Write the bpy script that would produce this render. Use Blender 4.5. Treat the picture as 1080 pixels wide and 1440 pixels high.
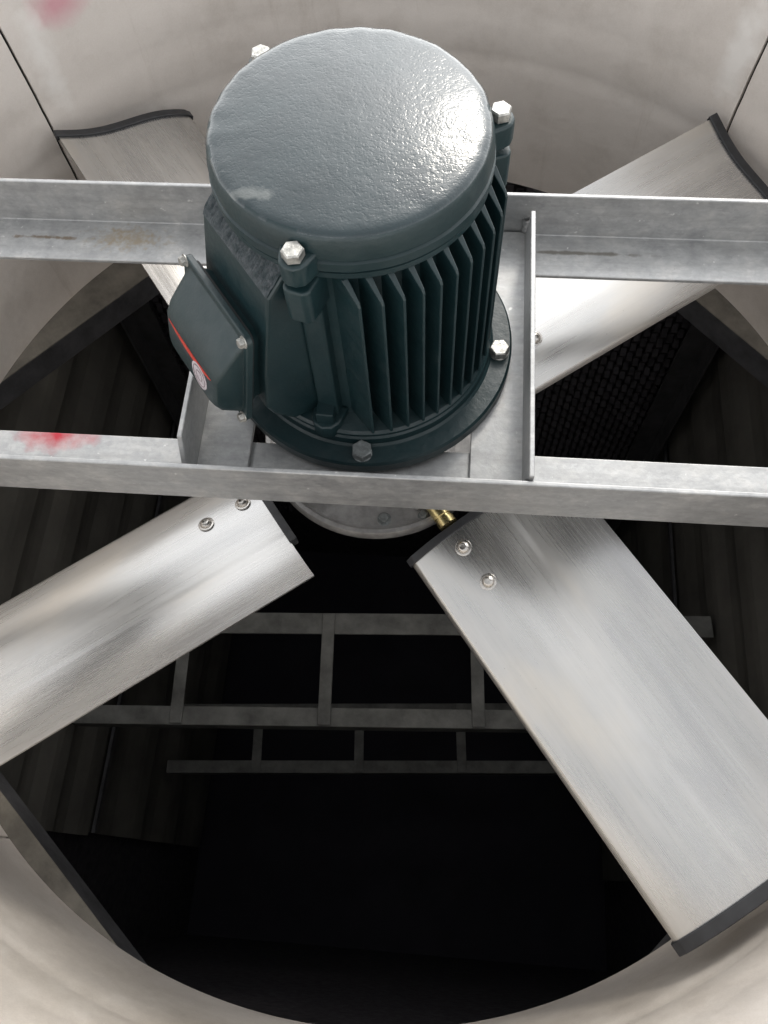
import bpy, bmesh, math, random
from mathutils import Vector, Matrix, noise as mnoise
R = math.radians
random.seed(4)
MM = 0.001
sc = bpy.context.scene
for o in list(bpy.data.objects): bpy.data.objects.remove(o)

# ------------------------------------------------------------------ camera
cam_d = bpy.data.cameras.new('camera'); cam = bpy.data.objects.new('camera', cam_d)
sc.collection.objects.link(cam); sc.camera = cam
cam_d.sensor_fit = 'VERTICAL'; cam_d.sensor_height = 36.0; cam_d.lens = 36.0 * 1180 / 1440
cam_d.clip_start = 0.02; cam_d.clip_end = 500
AX = Vector((0.99635507, 0.07556399, -0.03958098))       # right
AY = -Vector((0.05352252, -0.91508633, -0.39969031))     # up
AZ = -Vector((-0.06642221, 0.396115, -0.91579528))       # back
m = Matrix((AX, AY, AZ)).transposed().to_4x4()
m.translation = Vector((0.09851, -0.60383, 0.87799))
cam.matrix_world = m
sc.render.resolution_x = 768; sc.render.resolution_y = 1024

# ------------------------------------------------------------------ light
SUN_AZ, SUN_EL = 76.0, 41.0
w = bpy.data.worlds.new('World'); sc.world = w; w.use_nodes = True
nt = w.node_tree; nt.nodes.clear()
sky = nt.nodes.new('ShaderNodeTexSky'); sky.sky_type = 'NISHITA'; sky.sun_disc = False
sky.sun_elevation = R(SUN_EL); sky.sun_rotation = R(90 - SUN_AZ)
sky.air_density = 1.0; sky.dust_density = 1.2; sky.ozone_density = 0.6
hs = nt.nodes.new('ShaderNodeHueSaturation'); hs.inputs['Saturation'].default_value = 0.05; hs.inputs['Value'].default_value = 2.0
bg = nt.nodes.new('ShaderNodeBackground'); bg.inputs['Strength'].default_value = 0.15
out = nt.nodes.new('ShaderNodeOutputWorld')
nt.links.new(sky.outputs[0], hs.inputs['Color']); nt.links.new(hs.outputs[0], bg.inputs['Color'])
nt.links.new(bg.outputs[0], out.inputs['Surface'])
sd = bpy.data.lights.new('sun', 'SUN'); sun = bpy.data.objects.new('sun', sd); sc.collection.objects.link(sun)
sd.energy = 0.55; sd.angle = R(10); sd.color = (1.0, 0.92, 0.80)
sv = Vector((math.cos(R(SUN_AZ)) * math.cos(R(SUN_EL)), math.sin(R(SUN_AZ)) * math.cos(R(SUN_EL)), math.sin(R(SUN_EL))))
sun.rotation_euler = sv.to_track_quat('Z', 'Y').to_euler()
vs = sc.view_settings
vs.view_transform = 'Standard'; vs.look = 'None'; vs.gamma = 1.0; vs.exposure = 0.45; vs.use_curve_mapping = False
sc.render.engine = 'CYCLES'
sc.cycles.max_bounces = 10; sc.cycles.diffuse_bounces = 5; sc.cycles.glossy_bounces = 5

# ------------------------------------------------------------------ materials
class Mat:
    def __init__(s, name):
        s.m = bpy.data.materials.new(name); s.m.use_nodes = True
        s.t = s.m.node_tree; s.p = s.t.nodes['Principled BSDF']
        s.tc = s.t.nodes.new('ShaderNodeTexCoord')
    def n(s, kind, **kw):
        nd = s.t.nodes.new(kind)
        for k, v in kw.items():
            if hasattr(nd, k) and k not in ('Scale',): setattr(nd, k, v)
            else: nd.inputs[k].default_value = v
        return nd
    def l(s, a, b): s.t.links.new(a, b)
    def coord(s, scale=(1, 1, 1), src='Object', loc=(0, 0, 0)):
        mp = s.n('ShaderNodeMapping'); mp.inputs['Scale'].default_value = scale; mp.inputs['Location'].default_value = loc
        s.l(s.tc.outputs[src], mp.inputs['Vector']); return mp.outputs[0]
    def noise(s, scale, detail=4, rough=0.55, vec=None, dist=0.0):
        nd = s.n('ShaderNodeTexNoise'); nd.inputs['Scale'].default_value = scale
        nd.inputs['Detail'].default_value = detail; nd.inputs['Roughness'].default_value = rough
        nd.inputs['Distortion'].default_value = dist
        s.l(vec if vec is not None else s.coord(), nd.inputs['Vector']); return nd.outputs['Fac']
    def ramp(s, fac, stops, interp='LINEAR'):
        r = s.n('ShaderNodeValToRGB'); r.color_ramp.interpolation = interp
        el = r.color_ramp.elements
        while len(el) < len(stops): el.new(0.5)
        for e, (p, c) in zip(el, stops):
            e.position = p; e.color = (c, c, c, 1) if isinstance(c, (int, float)) else (*c, 1)
        s.l(fac, r.inputs[0]); return r.outputs[0]
    def mix(s, fac, a, b, mode='MIX'):
        mx = s.n('ShaderNodeMix', data_type='RGBA', blend_type=mode)
        for v, i in ((fac, 0), (a, 6), (b, 7)):
            if hasattr(v, 'node'): s.l(v, mx.inputs[i])
            else: mx.inputs[i].default_value = v if i == 0 else (*v, 1)
        return mx.outputs[2]
    def math(s, op, a, b=0.0):
        md = s.n('ShaderNodeMath', operation=op)
        for v, i in ((a, 0), (b, 1)):
            if hasattr(v, 'node'): s.l(v, md.inputs[i])
            else: md.inputs[i].default_value = v
        return md.outputs[0]
    def spot(s, centre, radii, soft=0.5, warp=0.0, wscale=20):
        """1 inside an ellipsoidal mark (object space), fading to 0; edge broken by noise."""
        c = s.coord()
        sub = s.n('ShaderNodeVectorMath', operation='SUBTRACT'); s.l(c, sub.inputs[0]); sub.inputs[1].default_value = centre
        dv = s.n('ShaderNodeVectorMath', operation='DIVIDE'); s.l(sub.outputs[0], dv.inputs[0]); dv.inputs[1].default_value = radii
        ln = s.n('ShaderNodeVectorMath', operation='LENGTH'); s.l(dv.outputs[0], ln.inputs[0])
        d = ln.outputs['Value']
        if warp:
            d = s.math('ADD', d, s.math('MULTIPLY', s.math('SUBTRACT', s.noise(wscale, 5), 0.5), warp))
        return s.ramp(d, [(max(0.0, 0.75 - soft), 1.0), (1.0, 0.0)])
    def bump(s, h, strength, dist=0.001, prev=None):
        b = s.n('ShaderNodeBump'); b.inputs['Strength'].default_value = strength; b.inputs['Distance'].default_value = dist
        s.l(h, b.inputs['Height'])
        if prev is not None: s.l(prev, b.inputs['Normal'])
        return b.outputs[0]
    def fin(s, col=None, rough=None, metal=None, normal=None, coatn=None, **kw):
        if coatn is not None: s.l(coatn, s.p.inputs['Coat Normal'])
        for v, k in ((col, 'Base Color'), (rough, 'Roughness'), (metal, 'Metallic'), (normal, 'Normal')):
            if v is None: continue
            if hasattr(v, 'node'): s.l(v, s.p.inputs[k])
            else: s.p.inputs[k].default_value = (*v, 1) if k == 'Base Color' else v
        for k, v in kw.items(): s.p.inputs[k].default_value = v
        return s.m

def mat_paint():
    M_ = Mat('green_motor_paint')
    big = M_.noise(9, 5); fine = M_.noise(420, 3, 0.6); mid = M_.noise(130, 4, 0.6)
    col = M_.ramp(big, [(0.3, (0.005, 0.017, 0.020)), (0.7, (0.009, 0.026, 0.029))])
    dust = M_.ramp(M_.noise(38, 8, 0.7), [(0.62, 0.0), (0.80, 0.4)])
    col = M_.mix(dust, col, (0.07, 0.09, 0.09))
    rg = M_.ramp(M_.noise(60, 5), [(0.3, 0.30), (0.75, 0.50)])
    nr = M_.bump(mid, 0.35, 0.0012); nr = M_.bump(fine, 0.22, 0.0005, nr)
    return M_.fin(col, rg, 0.0, nr)
def mat_cover():
    M_ = Mat('orange_peel_green_paint')
    big = M_.noise(14, 5)
    col = M_.ramp(big, [(0.3, (0.006, 0.017, 0.021)), (0.7, (0.011, 0.026, 0.031))])
    scr = M_.ramp(M_.noise(26, 8, 0.75, M_.coord((1, 6, 1))), [(0.64, 0.0), (0.72, 0.7)])
    col = M_.mix(scr, col, (0.13, 0.14, 0.14))
    rim = M_.spot((-0.075, -0.085, 0.338), (0.03, 0.008, 0.03), 0.4, 2.4, 90)
    col = M_.mix(M_.math('MULTIPLY', rim, 0.45), col, (0.2, 0.21, 0.2))
    pit = M_.ramp(M_.noise(260, 2, 0.5), [(0.33, 0.0), (0.5, 1.0)])
    orange = M_.noise(520, 2, 0.5); wave = M_.noise(34, 3)
    rg = M_.ramp(M_.noise(30, 4), [(0.3, 0.24), (0.75, 0.36)])
    nr = M_.bump(wave, 0.16, 0.004); nr = M_.bump(pit, 0.13, 0.0006, nr); nr = M_.bump(orange, 0.2, 0.0005, nr)
    return M_.fin(col, rg, 0.0, nr, **{'Coat Weight': 1.0, 'Coat Roughness': 0.12, 'Coat IOR': 1.55, 'Specular IOR Level': 0.2}, coatn=nr)
def mat_rough_cast():
    M_ = Mat('rough_cast_green_paint')
    st = M_.noise(300, 6, 0.75); big = M_.noise(120, 6, 0.8)
    col = M_.ramp(big, [(0.38, (0.014, 0.032, 0.037)), (0.66, (0.10, 0.112, 0.125))])
    nr = M_.bump(st, 0.9, 0.003); nr = M_.bump(big, 0.9, 0.004, nr)
    return M_.fin(col, 0.38, 0.0, nr)
def mat_galv(name, spots=(), tone=1.0):
    M_ = Mat(name)
    vec = M_.coord((1, 1, 1))
    v = M_.n('ShaderNodeTexVoronoi'); v.inputs['Scale'].default_value = 150; M_.l(M_.coord((1, 1.6, 1.6)), v.inputs['Vector'])
    cell = M_.ramp(v.outputs['Color'], [(0.0, 0.30), (1.0, 0.70)])
    blot = M_.noise(30, 9, 0.72, vec, 0.2); fine = M_.noise(140, 5, 0.6)
    streak = M_.noise(9, 6, 0.65, M_.coord((1, 9, 9)))
    c = M_.ramp(blot, [(0.30, (0.36 * tone, 0.365 * tone, 0.37 * tone)), (0.50, (0.47 * tone, 0.475 * tone, 0.475 * tone)), (0.70, (0.60 * tone, 0.595 * tone, 0.58 * tone))])
    c = M_.mix(0.22, c, cell, 'OVERLAY')
    c = M_.mix(M_.ramp(streak, [(0.45, 0.0), (0.72, 0.45)]), c, (0.30 * tone, 0.30 * tone, 0.295 * tone))
    specks = M_.ramp(M_.noise(95, 3, 0.5), [(0.70, 0.0), (0.76, 1.0)])
    c = M_.mix(specks, c, (0.78 * tone, 0.78 * tone, 0.76 * tone))
    dirt = M_.ramp(M_.noise(30, 8, 0.72), [(0.66, 0.0), (0.76, 0.7)])
    c = M_.mix(dirt, c, (0.17, 0.15, 0.12))
    rg = M_.ramp(blot, [(0.3, 0.34), (0.7, 0.52)])
    for centre, rad, colr, soft, warp, ws in spots:
        c = M_.mix(M_.spot(centre, rad, soft, warp, ws), c, colr)
    nr = M_.bump(blot, 0.25, 0.002); nr = M_.bump(fine, 0.25, 0.0005, nr)
    return M_.fin(c, rg, 0.45, nr)
def mat_alu():
    M_ = Mat('mill_finish_aluminium')
    grain = M_.noise(4, 9, 0.72, M_.coord((1.0, 110, 110)))
    bands = M_.noise(3, 5, 0.6, M_.coord((0.5, 16, 16)))
    cl = M_.noise(3.2, 5, 0.55, M_.coord((1, 2.6, 2.6)), 0.3)
    c = M_.ramp(cl, [(0.3, (0.47, 0.47, 0.47)), (0.55, (0.58, 0.572, 0.555)), (0.75, (0.67, 0.635, 0.58))])
    c = M_.mix(0.3, c, M_.ramp(grain, [(0.3, 0.42), (0.7, 0.57)]), 'OVERLAY')
    c = M_.mix(0.4, c, M_.ramp(bands, [(0.3, 0.42), (0.7, 0.57)]), 'OVERLAY')
    smear = M_.ramp(M_.noise(22, 6, 0.65, M_.coord((1, 1.6, 1.6))), [(0.56, 0.0), (0.85, 0.22)])
    c = M_.mix(smear, c, (0.47, 0.43, 0.38))
    v = M_.n('ShaderNodeTexVoronoi'); v.inputs['Scale'].default_value = 120; M_.l(M_.coord(), v.inputs['Vector'])
    dots = M_.ramp(v.outputs['Distance'], [(0.06, 1.0), (0.12, 0.0)])
    pm = M_.ramp(M_.noise(8, 5, 0.6), [(0.56, 0.0), (0.66, 0.55)])
    c = M_.mix(M_.math('MULTIPLY', dots, pm), c, (0.25, 0.22, 0.18))
    rg = M_.math('ADD', M_.ramp(cl, [(0.3, 0.24), (0.7, 0.34)]), M_.math('MULTIPLY', M_.math('SUBTRACT', grain, 0.5), 0.22))
    nr = M_.bump(grain, 0.10, 0.0005); nr = M_.bump(M_.noise(5, 2, 0.5, M_.coord((1, 2, 2))), 0.2, 0.004, nr)
    return M_.fin(c, rg, 0.94, nr)
def mat_frp():
    M_ = Mat('cream_frp')
    big = M_.noise(2.6, 6, 0.55); cl = M_.noise(11, 8, 0.65); fine = M_.noise(180, 4, 0.6)
    c = M_.ramp(big, [(0.3, (0.68, 0.625, 0.575)), (0.7, (0.77, 0.72, 0.67))])
    c = M_.mix(M_.ramp(cl, [(0.48, 0.0), (0.75, 0.45)]), c, (0.47, 0.42, 0.37))
    c = M_.mix(M_.ramp(M_.noise(24, 9, 0.75), [(0.62, 0.0), (0.75, 0.5)]), c, (0.76, 0.73, 0.70))
    grime = M_.ramp(M_.noise(5, 6, 0.6, M_.coord((1, 1, 0.35))), [(0.54, 0.0), (0.8, 0.26)])
    c = M_.mix(grime, c, (0.42, 0.37, 0.32))
    near_wear_shade = M_.math('MULTIPLY', M_.spot((-0.05, -0.80, -0.20), (1.0, 0.42, 0.42), 0.55, 0.9, 5), 0.7)  # tan weathering that also paints shade onto the over-bright near wall
    c = M_.mix(near_wear_shade, c, M_.ramp(M_.noise(13, 9, 0.7, M_.coord((1, 1, 0.6))), [(0.3, (0.26, 0.225, 0.18)), (0.5, (0.40, 0.355, 0.295)), (0.7, (0.55, 0.505, 0.44))]))
    runs = M_.ramp(M_.noise(7, 7, 0.7, M_.coord((3.2, 3.2, 0.22))), [(0.60, 0.0), (0.74, 0.35)])
    c = M_.mix(runs, c, (0.45, 0.39, 0.33))
    c = M_.mix(0.18, c, M_.ramp(M_.noise(420, 3, 0.7), [(0.35, 0.35), (0.65, 0.65)]), 'OVERLAY')
    for centre, rad, colr, soft, warp, ws in (
        ((-0.545, 0.617, 0.010), (0.07, 0.06, 0.040), (0.62, 0.25, 0.31), 0.6, 1.0, 14),
        ((-0.585, 0.575, -0.075), (0.028, 0.03, 0.11), (0.86, 0.83, 0.79), 0.45, 1.4, 30),
        ((0.530, 0.620, -0.065), (0.030, 0.03, 0.11), (0.86, 0.83, 0.79), 0.45, 1.4, 30)):
        c = M_.mix(M_.math('MULTIPLY', M_.spot(centre, rad, soft, warp, ws), 0.75), c, colr)
    nr = M_.bump(M_.noise(5, 4), 0.35, 0.02); nr = M_.bump(fine, 0.15, 0.0008, nr)
    return M_.fin(c, M_.ramp(cl, [(0.3, 0.34), (0.7, 0.52)]), 0.0, nr)
def mat_simple(name, col, rough=0.5, metal=0.0, var=0.25, scale=30, bump=0.15, bdist=0.001, **kw):
    M_ = Mat(name)
    nz = M_.noise(scale, 6, 0.65)
    c = M_.ramp(nz, [(0.3, tuple(x * (1 - var) for x in col)), (0.7, tuple(min(1, x * (1 + var)) for x in col))])
    rg = M_.ramp(M_.noise(scale * 1.7, 4), [(0.3, max(0.05, rough - 0.07)), (0.7, min(1, rough + 0.08))])
    return M_.fin(c, rg, metal, M_.bump(M_.noise(scale * 4, 4), bump, bdist), **kw)

PAINT = mat_paint(); COVER = mat_cover(); ROUGH = mat_rough_cast()
GALV_F = mat_galv('galvanised_steel_front_rail', [((-0.372, -0.141, -0.008), (0.058, 0.026, 0.02), (0.40, 0.03, 0.045), 0.7, 1.3, 50)], 0.80)
GALV_R = mat_galv('galvanised_steel_rear_rail', [
    ((-0.46, 0.163, -0.008), (0.055, 0.0035, 0.02), (0.22, 0.18, 0.14), 0.5, 3.0, 70),
    ((-0.345, 0.165, -0.008), (0.055, 0.022, 0.02), (0.36, 0.31, 0.24), 0.7, 3.4, 110),
    ((0.26, 0.165, -0.008), (0.10, 0.004, 0.02), (0.2, 0.19, 0.17), 0.4, 2.2, 50)], 0.9)
GALV_C = mat_galv('galvanised_steel_cross_member', (), 0.80)
ZINC = mat_simple('zinc_plated_bolt', (0.42, 0.415, 0.39), 0.36, 0.75, 0.55, 140, 0.6)
DULLBOLT = mat_simple('dull_plated_bolt', (0.20, 0.215, 0.215), 0.45, 0.5, 0.45, 120, 0.4)
STAIN = mat_simple('stainless_bolt', (0.55, 0.53, 0.50), 0.25, 0.95, 0.2, 120, 0.15)
DARKHOLE = mat_simple('dark_socket', (0.012, 0.012, 0.012), 0.6)
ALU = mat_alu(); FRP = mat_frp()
RUBBER = mat_simple('black_plastic_cap', (0.022, 0.023, 0.026), 0.42, 0, 0.3, 60, 0.25)
GASKET = mat_simple('black_gasket', (0.008, 0.008, 0.009), 0.7)
GOLD = mat_simple('yellow_zinc_plating', (0.62, 0.52, 0.26), 0.28, 0.95, 0.25, 50, 0.15)
CASTALU = mat_simple('cast_aluminium_hub', (0.34, 0.335, 0.33), 0.5, 0.6, 0.3, 35, 0.35)
LABELM = mat_simple('grey_paper_label', (0.42, 0.38, 0.40), 0.6, 0, 0.35, 260, 0.1)
LABELINK = mat_simple('dark_print', (0.10, 0.05, 0.06), 0.6)
REDINK = mat_simple('red_sticker', (0.52, 0.045, 0.03), 0.4, 0, 0.35, 120)
DECKM = mat_simple('grimy_deck_plate', (0.17, 0.155, 0.13), 0.6, 0.05, 0.35, 18, 0.4, 0.003)
BEAMM = mat_simple('dull_galvanised_beam', (0.06, 0.06, 0.064), 0.6, 0.15, 0.4, 24, 0.4, 0.002)
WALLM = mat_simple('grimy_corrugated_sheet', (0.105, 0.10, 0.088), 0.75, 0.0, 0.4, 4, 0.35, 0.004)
FILLM = mat_simple('black_pvc_fill', (0.050, 0.047, 0.053), 0.6, 0.0, 0.5, 30, 0.4, 0.004, **{'Specular IOR Level': 0.25})
POSTM = mat_simple('dark_post_steel', (0.045, 0.045, 0.047), 0.7, 0.0, 0.4, 14)
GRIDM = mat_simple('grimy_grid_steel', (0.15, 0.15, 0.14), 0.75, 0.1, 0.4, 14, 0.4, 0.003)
WATER = mat_simple('dark_basin_water', (0.022, 0.021, 0.028), 0.6, 0.0, 0.2, 3, 0.2, 0.01, **{'Specular IOR Level': 0.12})

# ------------------------------------------------------------------ helpers
def link(o): sc.collection.objects.link(o); return o
def mesh_from(name, verts, faces, smooth=35, scale=MM):
    me = bpy.data.meshes.new(name)
    me.from_pydata([tuple(c * scale for c in v) for v in verts], [], faces); me.update()
    bm = bmesh.new(); bm.from_mesh(me); bmesh.ops.recalc_face_normals(bm, faces=bm.faces); bm.to_mesh(me); bm.free()
    if smooth:
        for p in me.polygons: p.use_smooth = True
        me.set_sharp_from_angle(angle=R(smooth))
    return me
def empty(name, loc_mm):
    e = link(bpy.data.objects.new(name, None)); e.location = Vector(loc_mm) * MM; e.empty_display_size = 0.05
    return e
WM = {}
def world_of(o): return WM.get(o.name, Matrix.Translation(o.location))
def obj(name, me, mat, parent=None, mw=None, bevel=0.0, segs=2):
    """links one mesh object; mw is its wanted world matrix (metres)."""
    o = link(bpy.data.objects.new(name, me))
    if mat and not me.materials: me.materials.append(mat)
    mw = mw or Matrix.Identity(4)
    WM[o.name] = mw
    if parent:
        o.parent = parent; o.matrix_parent_inverse = world_of(parent).inverted()
    o.matrix_basis = mw
    if bevel:
        b = o.modifiers.new('bevel', 'BEVEL'); b.width = bevel * MM; b.segments = segs; b.limit_method = 'ANGLE'; b.angle_limit = R(35)
    return o
def tag(o, label=None, cat=None, group=None, kind=None):
    if label: o['label'] = label
    if cat: o['category'] = cat
    if group: o['group'] = group
    if kind: o['kind'] = kind
    return o
def T(x, y, z): return Matrix.Translation(Vector((x, y, z)) * MM)
def RZ(a): return Matrix.Rotation(R(a), 4, 'Z')
def lathe(name, prof, n=96, smooth=30, wob=0.0, wf=6.0, close=False):
    vs_, fs = [], []
    for i in range(n):
        a = 2 * math.pi * i / n
        for (r, z) in prof:
            k = wob * min(1.0, r / 120.0) ** 8 * mnoise.noise(Vector((math.cos(a) * wf, math.sin(a) * wf, z * 0.06))) if r > 1 else 0
            vs_.append(((r + k) * math.cos(a), (r + k) * math.sin(a), z + k * 0.6))
    p = len(prof)
    for i in range(n):
        j = (i + 1) % n
        for k in range(p - 1 if not close else p):
            q = (k + 1) % p
            fs.append((i * p + k, j * p + k, j * p + q, i * p + q))
    me = mesh_from(name, vs_, fs, smooth)
    bm = bmesh.new(); bm.from_mesh(me); bmesh.ops.remove_doubles(bm, verts=bm.verts, dist=1e-6)
    bmesh.ops.recalc_face_normals(bm, faces=bm.faces); bm.to_mesh(me); bm.free(); return me
def box(name, x0, x1, y0, y1, z0, z1, smooth=0):
    v = [(x, y, z) for x in (x0, x1) for y in (y0, y1) for z in (z0, z1)]
    f = [(0, 1, 3, 2), (4, 6, 7, 5), (0, 4, 5, 1), (2, 3, 7, 6), (0, 2, 6, 4), (1, 5, 7, 3)]
    return mesh_from(name, v, f, smooth)
def prism(name, poly, z0, z1, smooth=35, axis='z'):
    """extrude a 2D polygon; axis x: poly is (y,z), axis y: poly is (x,z), axis z: poly is (x,y)"""
    n = len(poly); vs_ = []
    for h in (z0, z1):
        for a, b in poly:
            vs_.append({'z': (a, b, h), 'x': (h, a, b), 'y': (a, h, b)}[axis])
    fs = [tuple(range(n)), tuple(range(2 * n - 1, n - 1, -1))] + [(i, (i + 1) % n, n + (i + 1) % n, n + i) for i in range(n)]
    return mesh_from(name, vs_, fs, smooth)
def join(name, mes, smooth=35):
    """several shapes into the one mesh of one part"""
    bm = bmesh.new()
    for me in mes: bm.from_mesh(me)
    out_ = bpy.data.meshes.new(name); bm.to_mesh(out_); bm.free()
    for p in out_.polygons: p.use_smooth = bool(smooth)
    if smooth: out_.set_sharp_from_angle(angle=R(smooth))
    return out_
def xf(me, mw): me.transform(mw); return me
def hexbolt(name, af=19, h=9, wr=14, wh=2.2):
    r = af / 2 / math.cos(math.pi / 6)
    vs_, fs = [], []
    lev = [(r, 0.0), (r, h - 1.6), (r * 0.87, h), (r * 0.45, h + 0.15)]
    for rr, z in lev:
        for i in range(6):
            a = i * math.pi / 3; vs_.append((rr * math.cos(a), rr * math.sin(a), z + wh))
    for k in range(3):
        for i in range(6): fs.append((k * 6 + i, k * 6 + (i + 1) % 6, k * 6 + 6 + (i + 1) % 6, k * 6 + 6 + i))
    fs.append(tuple(18 + i for i in range(6)))
    head = mesh_from(name, vs_, fs, 20)
    wash = lathe(name, [(0, 0), (wr, 0), (wr, wh * 0.8), (wr - 0.6, wh), (0, wh)], 28)
    return join(name, [head, wash], 25)
def buttonbolt(name):
    wash = lathe(name, [(0, 0), (11.5, 0), (11.5, 1.6), (10.8, 2.0), (8.6, 2.0), (8.4, 3.2), (7.6, 5.6), (5.6, 7.3), (4.0, 7.8), (3.9, 4.8), (0, 4.6)], 32)
    return wash

# ------------------------------------------------------------------ fan stack (cream FRP ring in four segments)
PROF = [(806, -500), (806, -470), (804, -380), (803, -300), (803, -245), (804.5, -228), (806.5, -216), (806, -204), (805, -190), (805.5, -160),
        (806.5, -140), (808.5, -128), (809.3, -112), (809.5, -98), (812, -70), (814.5, -52), (816.5, -34), (818, -16), (822, 10), (829, 60), (836, 120), (843, 190), (850, 246),
        (853, 254), (860, 258), (905, 258)]
def segment(a0, a1, n=72):
    inn = PROF; outp = [(r + 7, z) for r, z in PROF[:-3]] + [(862, 250), (905, 250)]
    ring = inn + outp[::-1]; p = len(ring); vs_, fs = [], []
    for i in range(n + 1):
        a = R(a0 + (a1 - a0) * i / n)
        for r, z in ring:
            k = 1.5 * mnoise.noise(Vector((math.cos(a) * 3, math.sin(a) * 3, z * 0.006)))
            vs_.append(((r + k) * math.cos(a), (r + k) * math.sin(a), z))
    for i in range(n):
        for k in range(p):
            q = (k + 1) % p; fs.append((i * p + k, (i + 1) * p + k, (i + 1) * p + q, i * p + q))
    fs.append(tuple(range(p))); fs.append(tuple(n * p + k for k in range(p - 1, -1, -1)))
    return mesh_from('shell_segment', vs_, fs, 50)
stack = empty('fan_stack', (0, 0, -500))
tag(stack, 'cream fibreglass fan stack ring surrounding the motor and blades', 'fan stack')
SEAMS = [47.2, 138.6, 227.5, 317.5, 407.2]
for a0, a1 in zip(SEAMS, SEAMS[1:]):
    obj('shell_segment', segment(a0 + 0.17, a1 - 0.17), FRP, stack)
for a in SEAMS[:4]:
    strip = prism('joint_strip', [(r + 8.5, z) for r, z in PROF[:-4]] + [(r + 13, z) for r, z in PROF[:-4]][::-1], -22, 22, 40, 'y')
    obj('joint_strip', strip, GASKET, stack, RZ(a))

# ------------------------------------------------------------------ deck under the stack, with four corner plates and beams
def ring_plate(name, hi, ho, z0, z1):
    vs_, fs = [], []
    for h, z in ((hi, z0), (ho, z0), (ho, z1), (hi, z1)):
        vs_ += [(h, h, z), (-h, h, z), (-h, -h, z), (h, -h, z)]
    for k in range(4):
        q = (k + 1) % 4
        for i in range(4): fs.append((k * 4 + i, k * 4 + (i + 1) % 4, q * 4 + (i + 1) % 4, q * 4 + i))
    return mesh_from(name, vs_, fs, 0)
deck = obj('deck', ring_plate('deck', 822, 1150, -512, -504), DECKM); tag(deck, kind='structure')
for az, d in ((43, 757), (138, 728), (229, 776), (317, 794)):
    mw = RZ(az)
    n_ = 430
    plate = prism('corner_plate', [(d, -n_), (d + 60, -n_), (d + 330, -120), (d + 330, 120), (d + 60, n_), (d, n_)], -503, -501, 0)
    obj('corner_plate', plate, DECKM, deck, mw)
    L = [(d, -504), (d, -566), (d + 7, -566), (d + 7, -511), (d + 70, -511), (d + 70, -504)]
    obj('corner_beam', prism('corner_beam', L, -420, 420, 0, 'y'), BEAMM, deck, mw, 1.2)

# ------------------------------------------------------------------ casing below: corrugated side walls, black fill, water
def corrugated(name, z0, z1, y0, y1, x, sgn, pitch=132, dep=26):
    pts = []; z = z1
    k = 0
    while z > z0:
        for f_, d_ in ((0.0, 0), (0.22, 0), (0.40, 0.8), (0.5, 1), (0.66, 1), (0.90, 0.15)):
            zz = z - f_ * pitch
            if zz >= z0: pts.append((x + sgn * d_ * dep, zz))
        z -= pitch
    n = len(pts)
    poly = pts + [(a + sgn * 5, b) for a, b in pts[::-1]]
    return prism(name, poly, y0, y1, 0, 'y')
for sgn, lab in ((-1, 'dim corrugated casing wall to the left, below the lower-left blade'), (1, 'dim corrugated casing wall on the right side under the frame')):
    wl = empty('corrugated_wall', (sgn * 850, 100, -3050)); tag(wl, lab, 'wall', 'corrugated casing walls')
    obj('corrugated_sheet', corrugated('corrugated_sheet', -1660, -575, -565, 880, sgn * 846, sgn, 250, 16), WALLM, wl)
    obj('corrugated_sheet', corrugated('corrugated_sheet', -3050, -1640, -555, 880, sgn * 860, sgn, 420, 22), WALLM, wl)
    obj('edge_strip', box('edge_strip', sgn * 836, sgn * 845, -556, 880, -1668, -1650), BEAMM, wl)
for name, a in (('casing_rear', 90), ('casing_front', 270), ('casing_left', 180), ('casing_right', 0)):
    o = obj(name, box(name, 905, 925, -925, 925, -3300, -513), FILLM, None, RZ(a)); tag(o, kind='structure')
fill = empty('fill_pack', (0, 890, -3050)); tag(fill, 'black plastic fill pack behind the upper-right blade, in shadow', 'fill pack')
sheet = []
for i in range(72):
    x = -840 + i * 23.4
    pts = [(890 + (0 if (i + j) % 2 else -13), -620 - j * 25) for j in range(80)]
    sheet.append(prism('fill_sheet', pts + [(p[0] + 4, p[1]) for p in pts[::-1]], x, x + 17, 0, 'x'))
for k in range(9):
    obj('fill_sheet', join('fill_sheet', sheet[k * 8:(k + 1) * 8], 0), FILLM, fill)
water = obj('water', box('water', -904, 904, -904, 904, -3260, -3180), WATER); tag(water, kind='structure')
for sx in (-1, 1):
    for sy in (1,):
        p_ = obj('corner_post', prism('corner_post', [(0, 0), (70, 0), (70, 7), (7, 7), (7, 70), (0, 70)], -3180, -575, 0), POSTM, None,
                 T(sx * 812, sy * 812, 0) @ RZ({(-1, 1): 270, (1, 1): 180, (-1, -1): 0, (1, -1): 90}[(sx, sy)]), 1.0)
        tag(p_, 'dark angle-steel post in the %s %s corner below the stack' % ('far' if sy > 0 else 'near', 'left' if sx < 0 else 'right'), 'post', 'corner posts of the casing')

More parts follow.
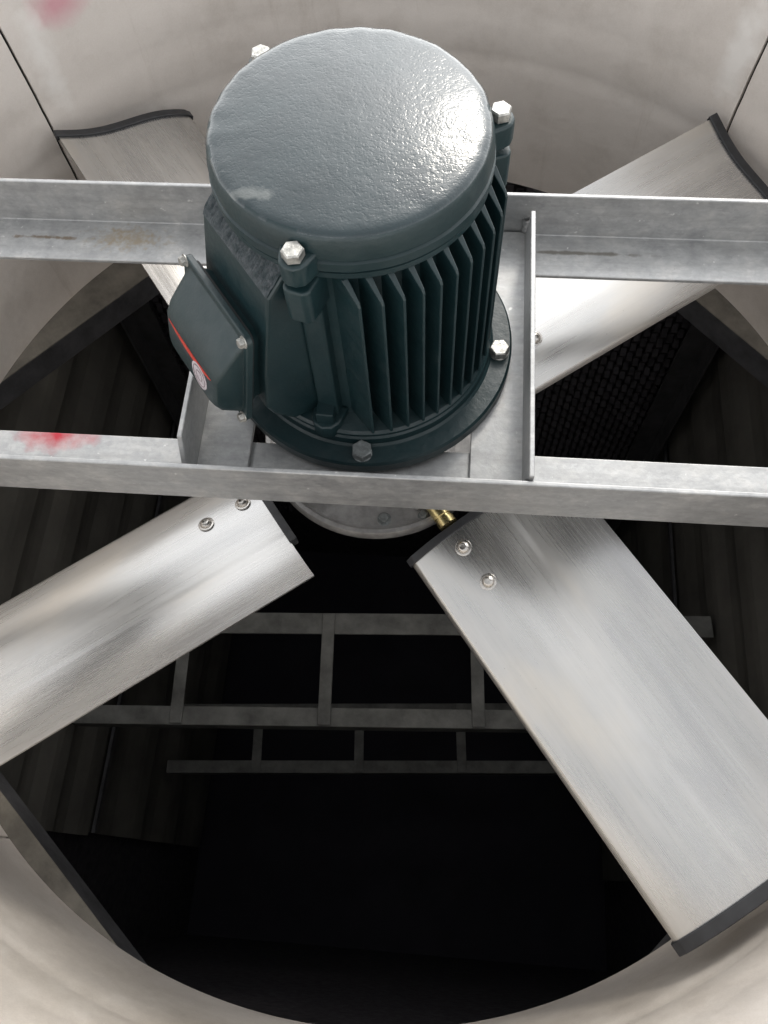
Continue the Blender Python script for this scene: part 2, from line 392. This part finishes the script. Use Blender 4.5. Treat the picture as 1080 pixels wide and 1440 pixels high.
def angle_x(name, x0, x1, y, z, wy, wz, t):
    """L bar along x: horizontal leg from y to y+wy at top z, vertical leg at y going wz (signed)"""
    sg = 1 if wy > 0 else -1
    if wz > 0: poly = [(y, z - t), (y + wy, z - t), (y + wy, z), (y + sg * t, z), (y + sg * t, z - t + wz), (y, z - t + wz)]
    else: poly = [(y, z), (y + wy, z), (y + wy, z - t), (y + sg * t, z - t), (y + sg * t, z + wz), (y, z + wz)]
    return prism(name, poly, x0, x1, 0, 'x')
def grid(z, rails, rungs, lab, wr, xl, xr, piv, rot):
    mw = T(piv[0], piv[1], 0) @ RZ(rot) @ T(-piv[0], -piv[1], 0)
    g = empty('support_grid', (0, rails[0][0], z)); tag(g, lab, 'steel grid', 'steel grids down in the casing')
    ys = []
    for y, wy in rails:
        obj('grid_rail', angle_x('grid_rail', xl, xr, y, z, wy, -55, 6), GRIDM, g, mw, 1.5); ys += [y, y + wy]
    y0, y1 = min(r[0] for r in rails) + 3, max(r[0] for r in rails) - 3
    for x, sk in rungs:
        poly = [(x - wr / 2, y0), (x + wr / 2, y0), (x + wr / 2 + sk, y1), (x - wr / 2 + sk, y1)]
        obj('grid_rung', prism('grid_rung', poly, z + 1.5, z + 7.5, 0), GRIDM, g, mw, 1.5)
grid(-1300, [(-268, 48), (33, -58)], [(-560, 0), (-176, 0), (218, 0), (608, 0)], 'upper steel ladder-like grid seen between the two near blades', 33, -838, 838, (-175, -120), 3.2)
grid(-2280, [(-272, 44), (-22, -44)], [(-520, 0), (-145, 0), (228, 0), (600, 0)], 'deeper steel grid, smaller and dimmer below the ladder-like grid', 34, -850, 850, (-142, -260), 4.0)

# ------------------------------------------------------------------ fan
PHI, Z0, PITCH, VT, VL, U0, U1 = -53.3, -211.7, 17.8, 172.8, -73.7, 199.3, 760.8
def prof_pts(off=0.0, v_max=None, n=64):
    """closed section (v, w): upper skin from leading to trailing edge, then lower skin back"""
    up, lo = [], []
    ch = VT - VL
    for i in range(n + 1):
        s = i / n
        s = s * s * (3 - 2 * s) * 0.35 + s * 0.65
        v = VL + ch * s
        le = 4.0 * (max(0, 1 - s / 0.03)) ** 2
        wu = 7.0 * math.sin(2 * math.pi * s ** 0.92) - le - 0.3 * (s > 0.62)
        th = 27 * min(1, (s / 0.12)) ** 0.5 * max(0.0, 1 - max(0, s - 0.25) / 0.52) + 2.4
        if s > 0.77: th = 2.4
        wl = wu - th + (le if s < 0.05 else 0) * 0.6
        if v_max is not None and v > v_max: break
        up.append((v, wu)); lo.append((v, wl))
    if off:
        up = [(v + (-off if i == 0 else (off if i == len(up) - 1 else 0)), w_ + off) for i, (v, w_) in enumerate(up)]
        lo = [(v + (-off if i == 0 else (off if i == len(lo) - 1 else 0)), w_ - off) for i, (v, w_) in enumerate(lo)]
    return up + lo[::-1]
def section(name, off, u0, u1, vmax=None, smooth=40): return prism(name, prof_pts(off, vmax), u0, u1, smooth, 'x')
fan = empty('axial_fan', (0, 0, -235)); tag(fan, 'four-bladed aluminium fan with round hub, hanging under the motor', 'fan')
hub_prof = [(0, -238), (150, -238), (164, -234), (168, -228), (168, -216), (166, -212), (160, -212), (157, -216), (150, -220), (118, -220), (112, -214), (60, -214), (58, -150), (0, -150)]
hub = obj('hub', lathe('hub', hub_prof, 128, 30), CASTALU, fan)
obj('hub_bolt', hexbolt('hub_bolt', 13, 7, 10), DULLBOLT, hub, T(20, -140, -221))
blade_me = section('blade', 0, U0, U1); tip_me = section('tip_cap', 4.0, U1 - 2, U1 + 14); root_me = section('root_cap', 3.2, U0 - 10, U0 + 1.5, 95)
bolt_me = buttonbolt('blade_bolt')
blade_lab = ['wide blade reaching to the lower right, brightest toward its tip', 'blade behind the frame at the upper right', 'blade at the upper left, half hidden by the rear rail', 'blade running off the left edge below the front rail']
for k in range(4):
    mw = RZ(PHI + 90 * k) @ T(0, 0, Z0) @ Matrix.Rotation(R(PITCH), 4, 'X')
    b = obj('blade', blade_me, ALU, fan, mw); tag(b, blade_lab[k])
    obj('tip_cap', tip_me, RUBBER, b, mw, 1.2); obj('root_cap', root_me, RUBBER, b, mw, 0.8)
    for u in (226, 285):
        wv = 7.0 * math.sin(2 * math.pi * ((0 - VL) / (VT - VL)) ** 0.92)
        obj('blade_bolt', bolt_me, STAIN, b, mw @ T(u, 0, wv - 0.3))
    sh = join('blade_shaft', [lathe('s', [(0, 105), (13, 105), (13, 172), (12, 173), (12, 176), (13.5, 177), (13.5, 187), (0, 187)], 40, 30)])
    sh.transform(Matrix.Rotation(R(90), 4, 'Y'))
    so = obj('blade_shaft', sh, GOLD, fan, RZ(PHI + 90 * k) @ T(0, 0, -205))
    clamp = join('shaft_clamp', [box('c', 70, 140, -26, 26, -219, -200), lathe('c', [(0, 0), (1, 0)], 4)], 0)
    obj('shaft_clamp', box('shaft_clamp', 72, 140, -24, 24, -219.5, -190), CASTALU, fan, RZ(PHI + 90 * k), 4, 3)
    for sx in (-19,):
        obj('clamp_bolt', hexbolt('clamp_bolt', 11, 8, 8), DULLBOLT, fan, RZ(PHI + 90 * k) @ T(151, sx, -221))
obj('drive_shaft', lathe('drive_shaft', [(0, -170), (24, -170), (24, -4), (0, -4)], 40), CASTALU, fan)

# ------------------------------------------------------------------ support frame (angle steel)
frame = empty('motor_stand', (0, 0, -14)); tag(frame, 'galvanised angle-steel frame of two long rails and two cross members carrying the motor', 'motor stand')
fr = obj('front_rail', angle_x('front_rail', -798, 798, -212, -8, 74, 78, 6), GALV_F, frame, None, 1.6, 3); tag(fr, 'front rail with a red paint mark at the left')
obj('rear_rail', angle_x('rear_rail', -798, 798, 200, -8, -73, 75, 6), GALV_R, frame, None, 1.6, 3)
def cross(sgn):
    a = prism('c', [(sgn * 130, -7), (sgn * 197, -7), (sgn * 197, -1), (sgn * 130, -1)], -203, 192, 0, 'y')
    leg = prism('c', [(-203, -6.9), (192, -6.9), (163, 69), (-176, 69), (-203, 20)] if sgn < 0 else [(-204, -6.9), (192, -6.9), (166, 40), (163, 69), (-204, 69)], sgn * 191, sgn * 197, 0, 'x')
    return join('cross_member', [a, leg], 0)
for sgn in (-1, 1): obj('cross_member', cross(sgn), GALV_C, frame, None, 1.3, 2)

def weld(p0, p1, r=3.8):
    p0, p1 = Vector(p0), Vector(p1); d = p1 - p0; n = max(8, int(d.length / 1.6)); d.normalize()
    a = d.orthogonal().normalized(); b = d.cross(a); vs_, fs = [], []
    for i in range(n + 1):
        c = p0.lerp(p1, i / n); k = r * (0.75 + 0.35 * abs(math.sin(i * 0.9)) + 0.5 * mnoise.noise(c * 0.12))
        c = c + Vector((mnoise.noise(c * 0.1), mnoise.noise(c * 0.1 + Vector((9, 0, 0))), mnoise.noise(c * 0.1 + Vector((0, 9, 0))))) * 1.3
        for j in range(8):
            t_ = 2 * math.pi * j / 8; vs_.append(tuple(c + (a * math.cos(t_) + b * math.sin(t_)) * k))
    for i in range(n):
        for j in range(8): fs.append((i * 8 + j, i * 8 + (j + 1) % 8, i * 8 + 8 + (j + 1) % 8, i * 8 + 8 + j))
    return mesh_from('weld_bead', vs_, fs, 70)
for sgn in (-1, 1):
    for p0, p1 in (((sgn * 190, -205, 1), (sgn * 190, -205, 60 if sgn > 0 else 16)), ((sgn * 133, -205, -1), (sgn * 188, -205, -1)), ((sgn * 198, -136, -7), (sgn * 198, -204, -7)),
                   ((sgn * 198, 130, -7), (sgn * 198, 190, -7)), ((sgn * 190, 192, 0), (sgn * 190, 192, 24)), ((sgn * 133, 128.5, -7), (sgn * 188, 128.5, -7))):
        obj('weld_bead', weld(p0, p1), GALV_C, frame)
# ------------------------------------------------------------------ motor
motor = empty('motor', (0, 0, 0)); tag(motor, 'dark green finned electric motor standing upright on the galvanised frame', 'motor')
flange = obj('mounting_flange', lathe('mounting_flange', [(60, 0), (173.5, 0), (175, 1.5), (175, 15), (172.5, 18), (152, 18.5), (149, 21), (148, 30), (145, 33), (100, 33)], 160, 30, 0.5, 5), PAINT, motor)
fb = hexbolt('flange_bolt', 21, 11, 11.5)
for az, mat_ in ((-5, ZINC), (-88, DULLBOLT), (87, ZINC), (177, ZINC)):
    me = fb if mat_ is ZINC else fb.copy()
    if mat_ is DULLBOLT: me.materials.clear()
    obj('flange_bolt', me, mat_, flange, RZ(az) @ T(160, 0, 18) @ RZ(random.uniform(0, 50)))
body = obj('body', lathe('body', [(100, 33), (146, 33), (146, 37), (143, 40), (121, 44), (118, 50), (117, 276), (120, 283), (128, 287), (130, 290), (130, 296), (127.5, 297), (100, 297)], 160, 30, 0.5, 4), PAINT, motor)
cover = obj('end_cover', lathe('end_cover', [(100, 297.5), (129.5, 298), (131.5, 300), (131.5, 309), (129, 310.5), (129, 312), (130.5, 313.5), (130, 324), (128, 333), (126.5, 336.5), (124, 338.8), (120, 340.2)] +
      [(r, 340.4 + 7.0 * (1 - (r / 119.0) ** 2)) for r in (114, 106, 96, 84, 70, 55, 40, 24, 8, 0)], 192, 40, 0.9, 7), COVER, motor)
cover.data.materials.append(PAINT)
for f_ in cover.data.polygons: f_.material_index = 0 if f_.center.z > 0.3375 else 1
FINS = [(-50, [-79 + 18.4 * i for i in range(11)]), (70, [-79 + 18.4 * i for i in range(9)]), (190, [-79, -60.6, -42.2])]
def fin(n, ro=146.0):
    so = math.sqrt(ro * ro - n * n); si = math.sqrt(112.0 ** 2 - n * n)
    poly = [(min(si, so - 30), 41), (so + 1.0, 41), (so, 268), (so - 2, 272), (so - 22, 287), (min(si, so - 30), 287)]
    vs_ = []
    for sg in (-1, 1):
        for i, (a, b) in enumerate(poly):
            t = 1.5 if i in (1, 2, 3) else 3.4
            vs_.append((a, n + sg * t, b))
    k = len(poly)
    fs = [tuple(range(k)), tuple(range(2 * k - 1, k - 1, -1))] + [(i, (i + 1) % k, k + (i + 1) % k, k + i) for i in range(k)]
    return mesh_from('fin', vs_, fs, 0)
for d, ns in FINS:
    for n_ in ns: obj('fin', fin(n_), PAINT, motor, RZ(d), 1.0, 2)
cb = hexbolt('cover_bolt', 17.5, 9.5, 0.5, 0.3)
LUGS = (14, 133, -105)
for az in LUGS:
    mw = RZ(az)
    up = prism('cover_lug', [(118, -22), (128, -17), (140, -14), (147, -11), (151, -4), (151, 4), (147, 11), (140, 14), (128, 17), (118, 22)], 295, 320, 40)
    lu = obj('cover_lug', up, PAINT, motor, mw, 2.5, 3)
    obj('cover_bolt', cb, ZINC, lu, mw @ T(138, 0, 320.5) @ RZ(random.uniform(0, 60)))
    lo = prism('frame_lug', [(110, -17), (146, -13), (150, -8), (150, 8), (146, 13), (110, 17)], 244, 287, 0)
    obj('frame_lug', lo, PAINT, motor, mw, 2.5, 3)
    rg = prism('rib', [(112, 48), (131, 48), (128, 235), (136, 246), (112, 246)], -12, 12, 0, 'y')
    obj('rib', rg, PAINT, motor, mw, 3, 3)
    lw = prism('foot_lug', [(118, -20), (140, -17), (150, -11), (154, 0), (150, 11), (140, 17), (118, 20)], 30, 52, 40)
    fl = obj('foot_lug', lw, PAINT, motor, mw, 2.5, 3)
    obj('square_nut', box('square_nut', -10, 10, -10, 10, 0, 17), PAINT, fl, mw @ T(136, 0, 52) @ RZ(12), 1.5)
    hole = lathe('threaded_hole', [(0, 0), (2.6, 0), (2.6, 0.6), (0, 0.6)], 16); hole.transform(Matrix.Rotation(R(90), 4, 'Y'))
    obj('threaded_hole', hole, DARKHOLE, fl, mw @ T(135, 0, 52) @ RZ(12) @ T(10, 0, 9))
# terminal box: local frame x = outward normal, y = along the face, z = up the face
az, el = R(217.6), R(12.6)
N = Vector((math.cos(az) * math.cos(el), math.sin(az) * math.cos(el), math.sin(el)))
Tt = Vector((-math.sin(az), math.cos(az), 0)); V = N.cross(Tt)
TB = Matrix((N, Tt, V)).transposed().to_4x4(); TB.translation = Vector((-138.6, -105.0, 155.7)) * MM
def loft(name, rings, smooth=40):
    n = len(rings[0]); vs_ = [p for r in rings for p in r]; fs = [tuple(range(n)), tuple((len(rings) - 1) * n + i for i in range(n - 1, -1, -1))]
    for k in range(len(rings) - 1):
        for i in range(n): fs.append((k * n + i, k * n + (i + 1) % n, (k + 1) * n + (i + 1) % n, (k + 1) * n + i))
    return mesh_from(name, vs_, fs, smooth)
def rrect(x, y0, y1, z0, z1, r, k=5):
    pts = []
    for cy, cz, a0 in ((y1 - r, z1 - r, 0), (y0 + r, z1 - r, 90), (y0 + r, z0 + r, 180), (y1 - r, z0 + r, 270)):
        for i in range(k + 1):
            a = R(a0 + 90 * i / k); pts.append((x, cy + r * math.cos(a), cz + r * math.sin(a)))
    return pts
# cast pad on the frame that carries the box (vertical, rough chamfered top)
pad_mw = RZ(217.6)
pad = prism('terminal_pad', [(40, 46), (140, 52), (162, 84), (167, 100), (159, 156), (136, 262), (112, 287), (40, 287)], -60, 66, 0, 'y')
obj('terminal_pad', pad, PAINT, motor, pad_mw, 4, 3)
cv, cf = [], []
nu, nw = 150, 18
for i in range(nu + 1):
    for j in range(nw + 1):
        t_ = j / nw; y = -58 + 122 * i / nu
        e_ = min(1.0, 4 * t_, 4 * (1 - t_))
        g = (abs(mnoise.noise(Vector((y * 0.16, t_ * 1.5, 3)))) * 2.6 + mnoise.noise(Vector((y * 0.55, t_ * 5, 7))) * 1.1 + mnoise.noise(Vector((y * 0.05, 1, 1))) * 1.2 + 2.4 * max(0.0, math.cos(2 * math.pi * y / 18.4)) ** 0.6) * e_ + 0.6
        cv.append((112.2 + 23.5 * t_ + g * 0.7, y, 286.6 - 24.0 * t_ + g * 0.7))
for i in range(nu):
    for j in range(nw):
        a = i * (nw + 1) + j; cf.append((a, a + 1, a + nw + 2, a + nw + 1))
obj('pad_chamfer', mesh_from('pad_chamfer', cv, cf, 60), ROUGH, motor, pad_mw)
tb = obj('terminal_box', loft('terminal_box', [rrect(-24, -52, 52, -52, 52, 12), rrect(-14, -52, 52, -52, 52, 12), rrect(-5, -56, 56, -56, 56, 12)]), PAINT, motor, TB, 1)
obj('gasket', loft('gasket', [rrect(-5, -60, 60, -60, 60, 10), rrect(-1, -60, 60, -60, 60, 10)]), GASKET, tb, TB)
lid = obj('terminal_box_lid', loft('terminal_box_lid', [rrect(-1, -66, 66, -65, 65, 9), rrect(5.2, -66, 66, -65, 65, 9), rrect(6.2, -65, 65, -64, 64, 9), rrect(6.3, -58, 59, -58, 57, 12),
      rrect(13, -57, 58.5, -55, 49, 13), rrect(28, -56, 57.5, -46, 27, 13), rrect(34, -53, 55, -38, 16, 12), rrect(36.5, -47, 50, -34, 9, 10)]), PAINT, motor, TB, 0.8)
# the tree is motor > lid > screws
ls = hexbolt('lid_screw', 9, 5, 6.5, 1.2)
for y, z in ((-60, 59), (60, 59), (60, -59), (-60, -59)):
    obj('lid_screw', ls, ZINC, lid, TB @ T(6.2, y, z) @ Matrix.Rotation(R(90), 4, 'Y'))
lab = lathe('round_label', [(0, 0), (16, 0), (16, 0.5), (0, 0.6)], 40); lab.transform(Matrix.Rotation(R(90), 4, 'Y'))
obj('round_label', lab, LABELM, lid, TB @ T(36.6, 22, -15))
for i in range(4):
    rl = lathe('label_print', [(3.0 + i * 3.1, 0), (3.5 + i * 3.1, 0), (3.5 + i * 3.1, 0.25), (3.0 + i * 3.1, 0.25)], 40, 30, 0, 6, True); rl.transform(Matrix.Rotation(R(90), 4, 'Y'))
    if i in (1, 3): obj('label_print', rl, LABELINK, lid, TB @ T(37.2, 22, -15))
pts = []
for i in range(21):
    t_ = i / 20; y = -44 + 92 * t_; wd = 7.0 * math.sin(math.pi * t_) ** 0.7 + 0.4
    pts.append((y, 5.5 - 2.0 * math.sin(math.pi * t_), wd))
red = [(y, z) for y, z, w_ in pts] + [(y, z - w_) for y, z, w_ in pts[::-1]]
obj('red_sticker', prism('red_sticker', red, 36.7, 37.1, 0, 'x'), REDINK, lid, TB)
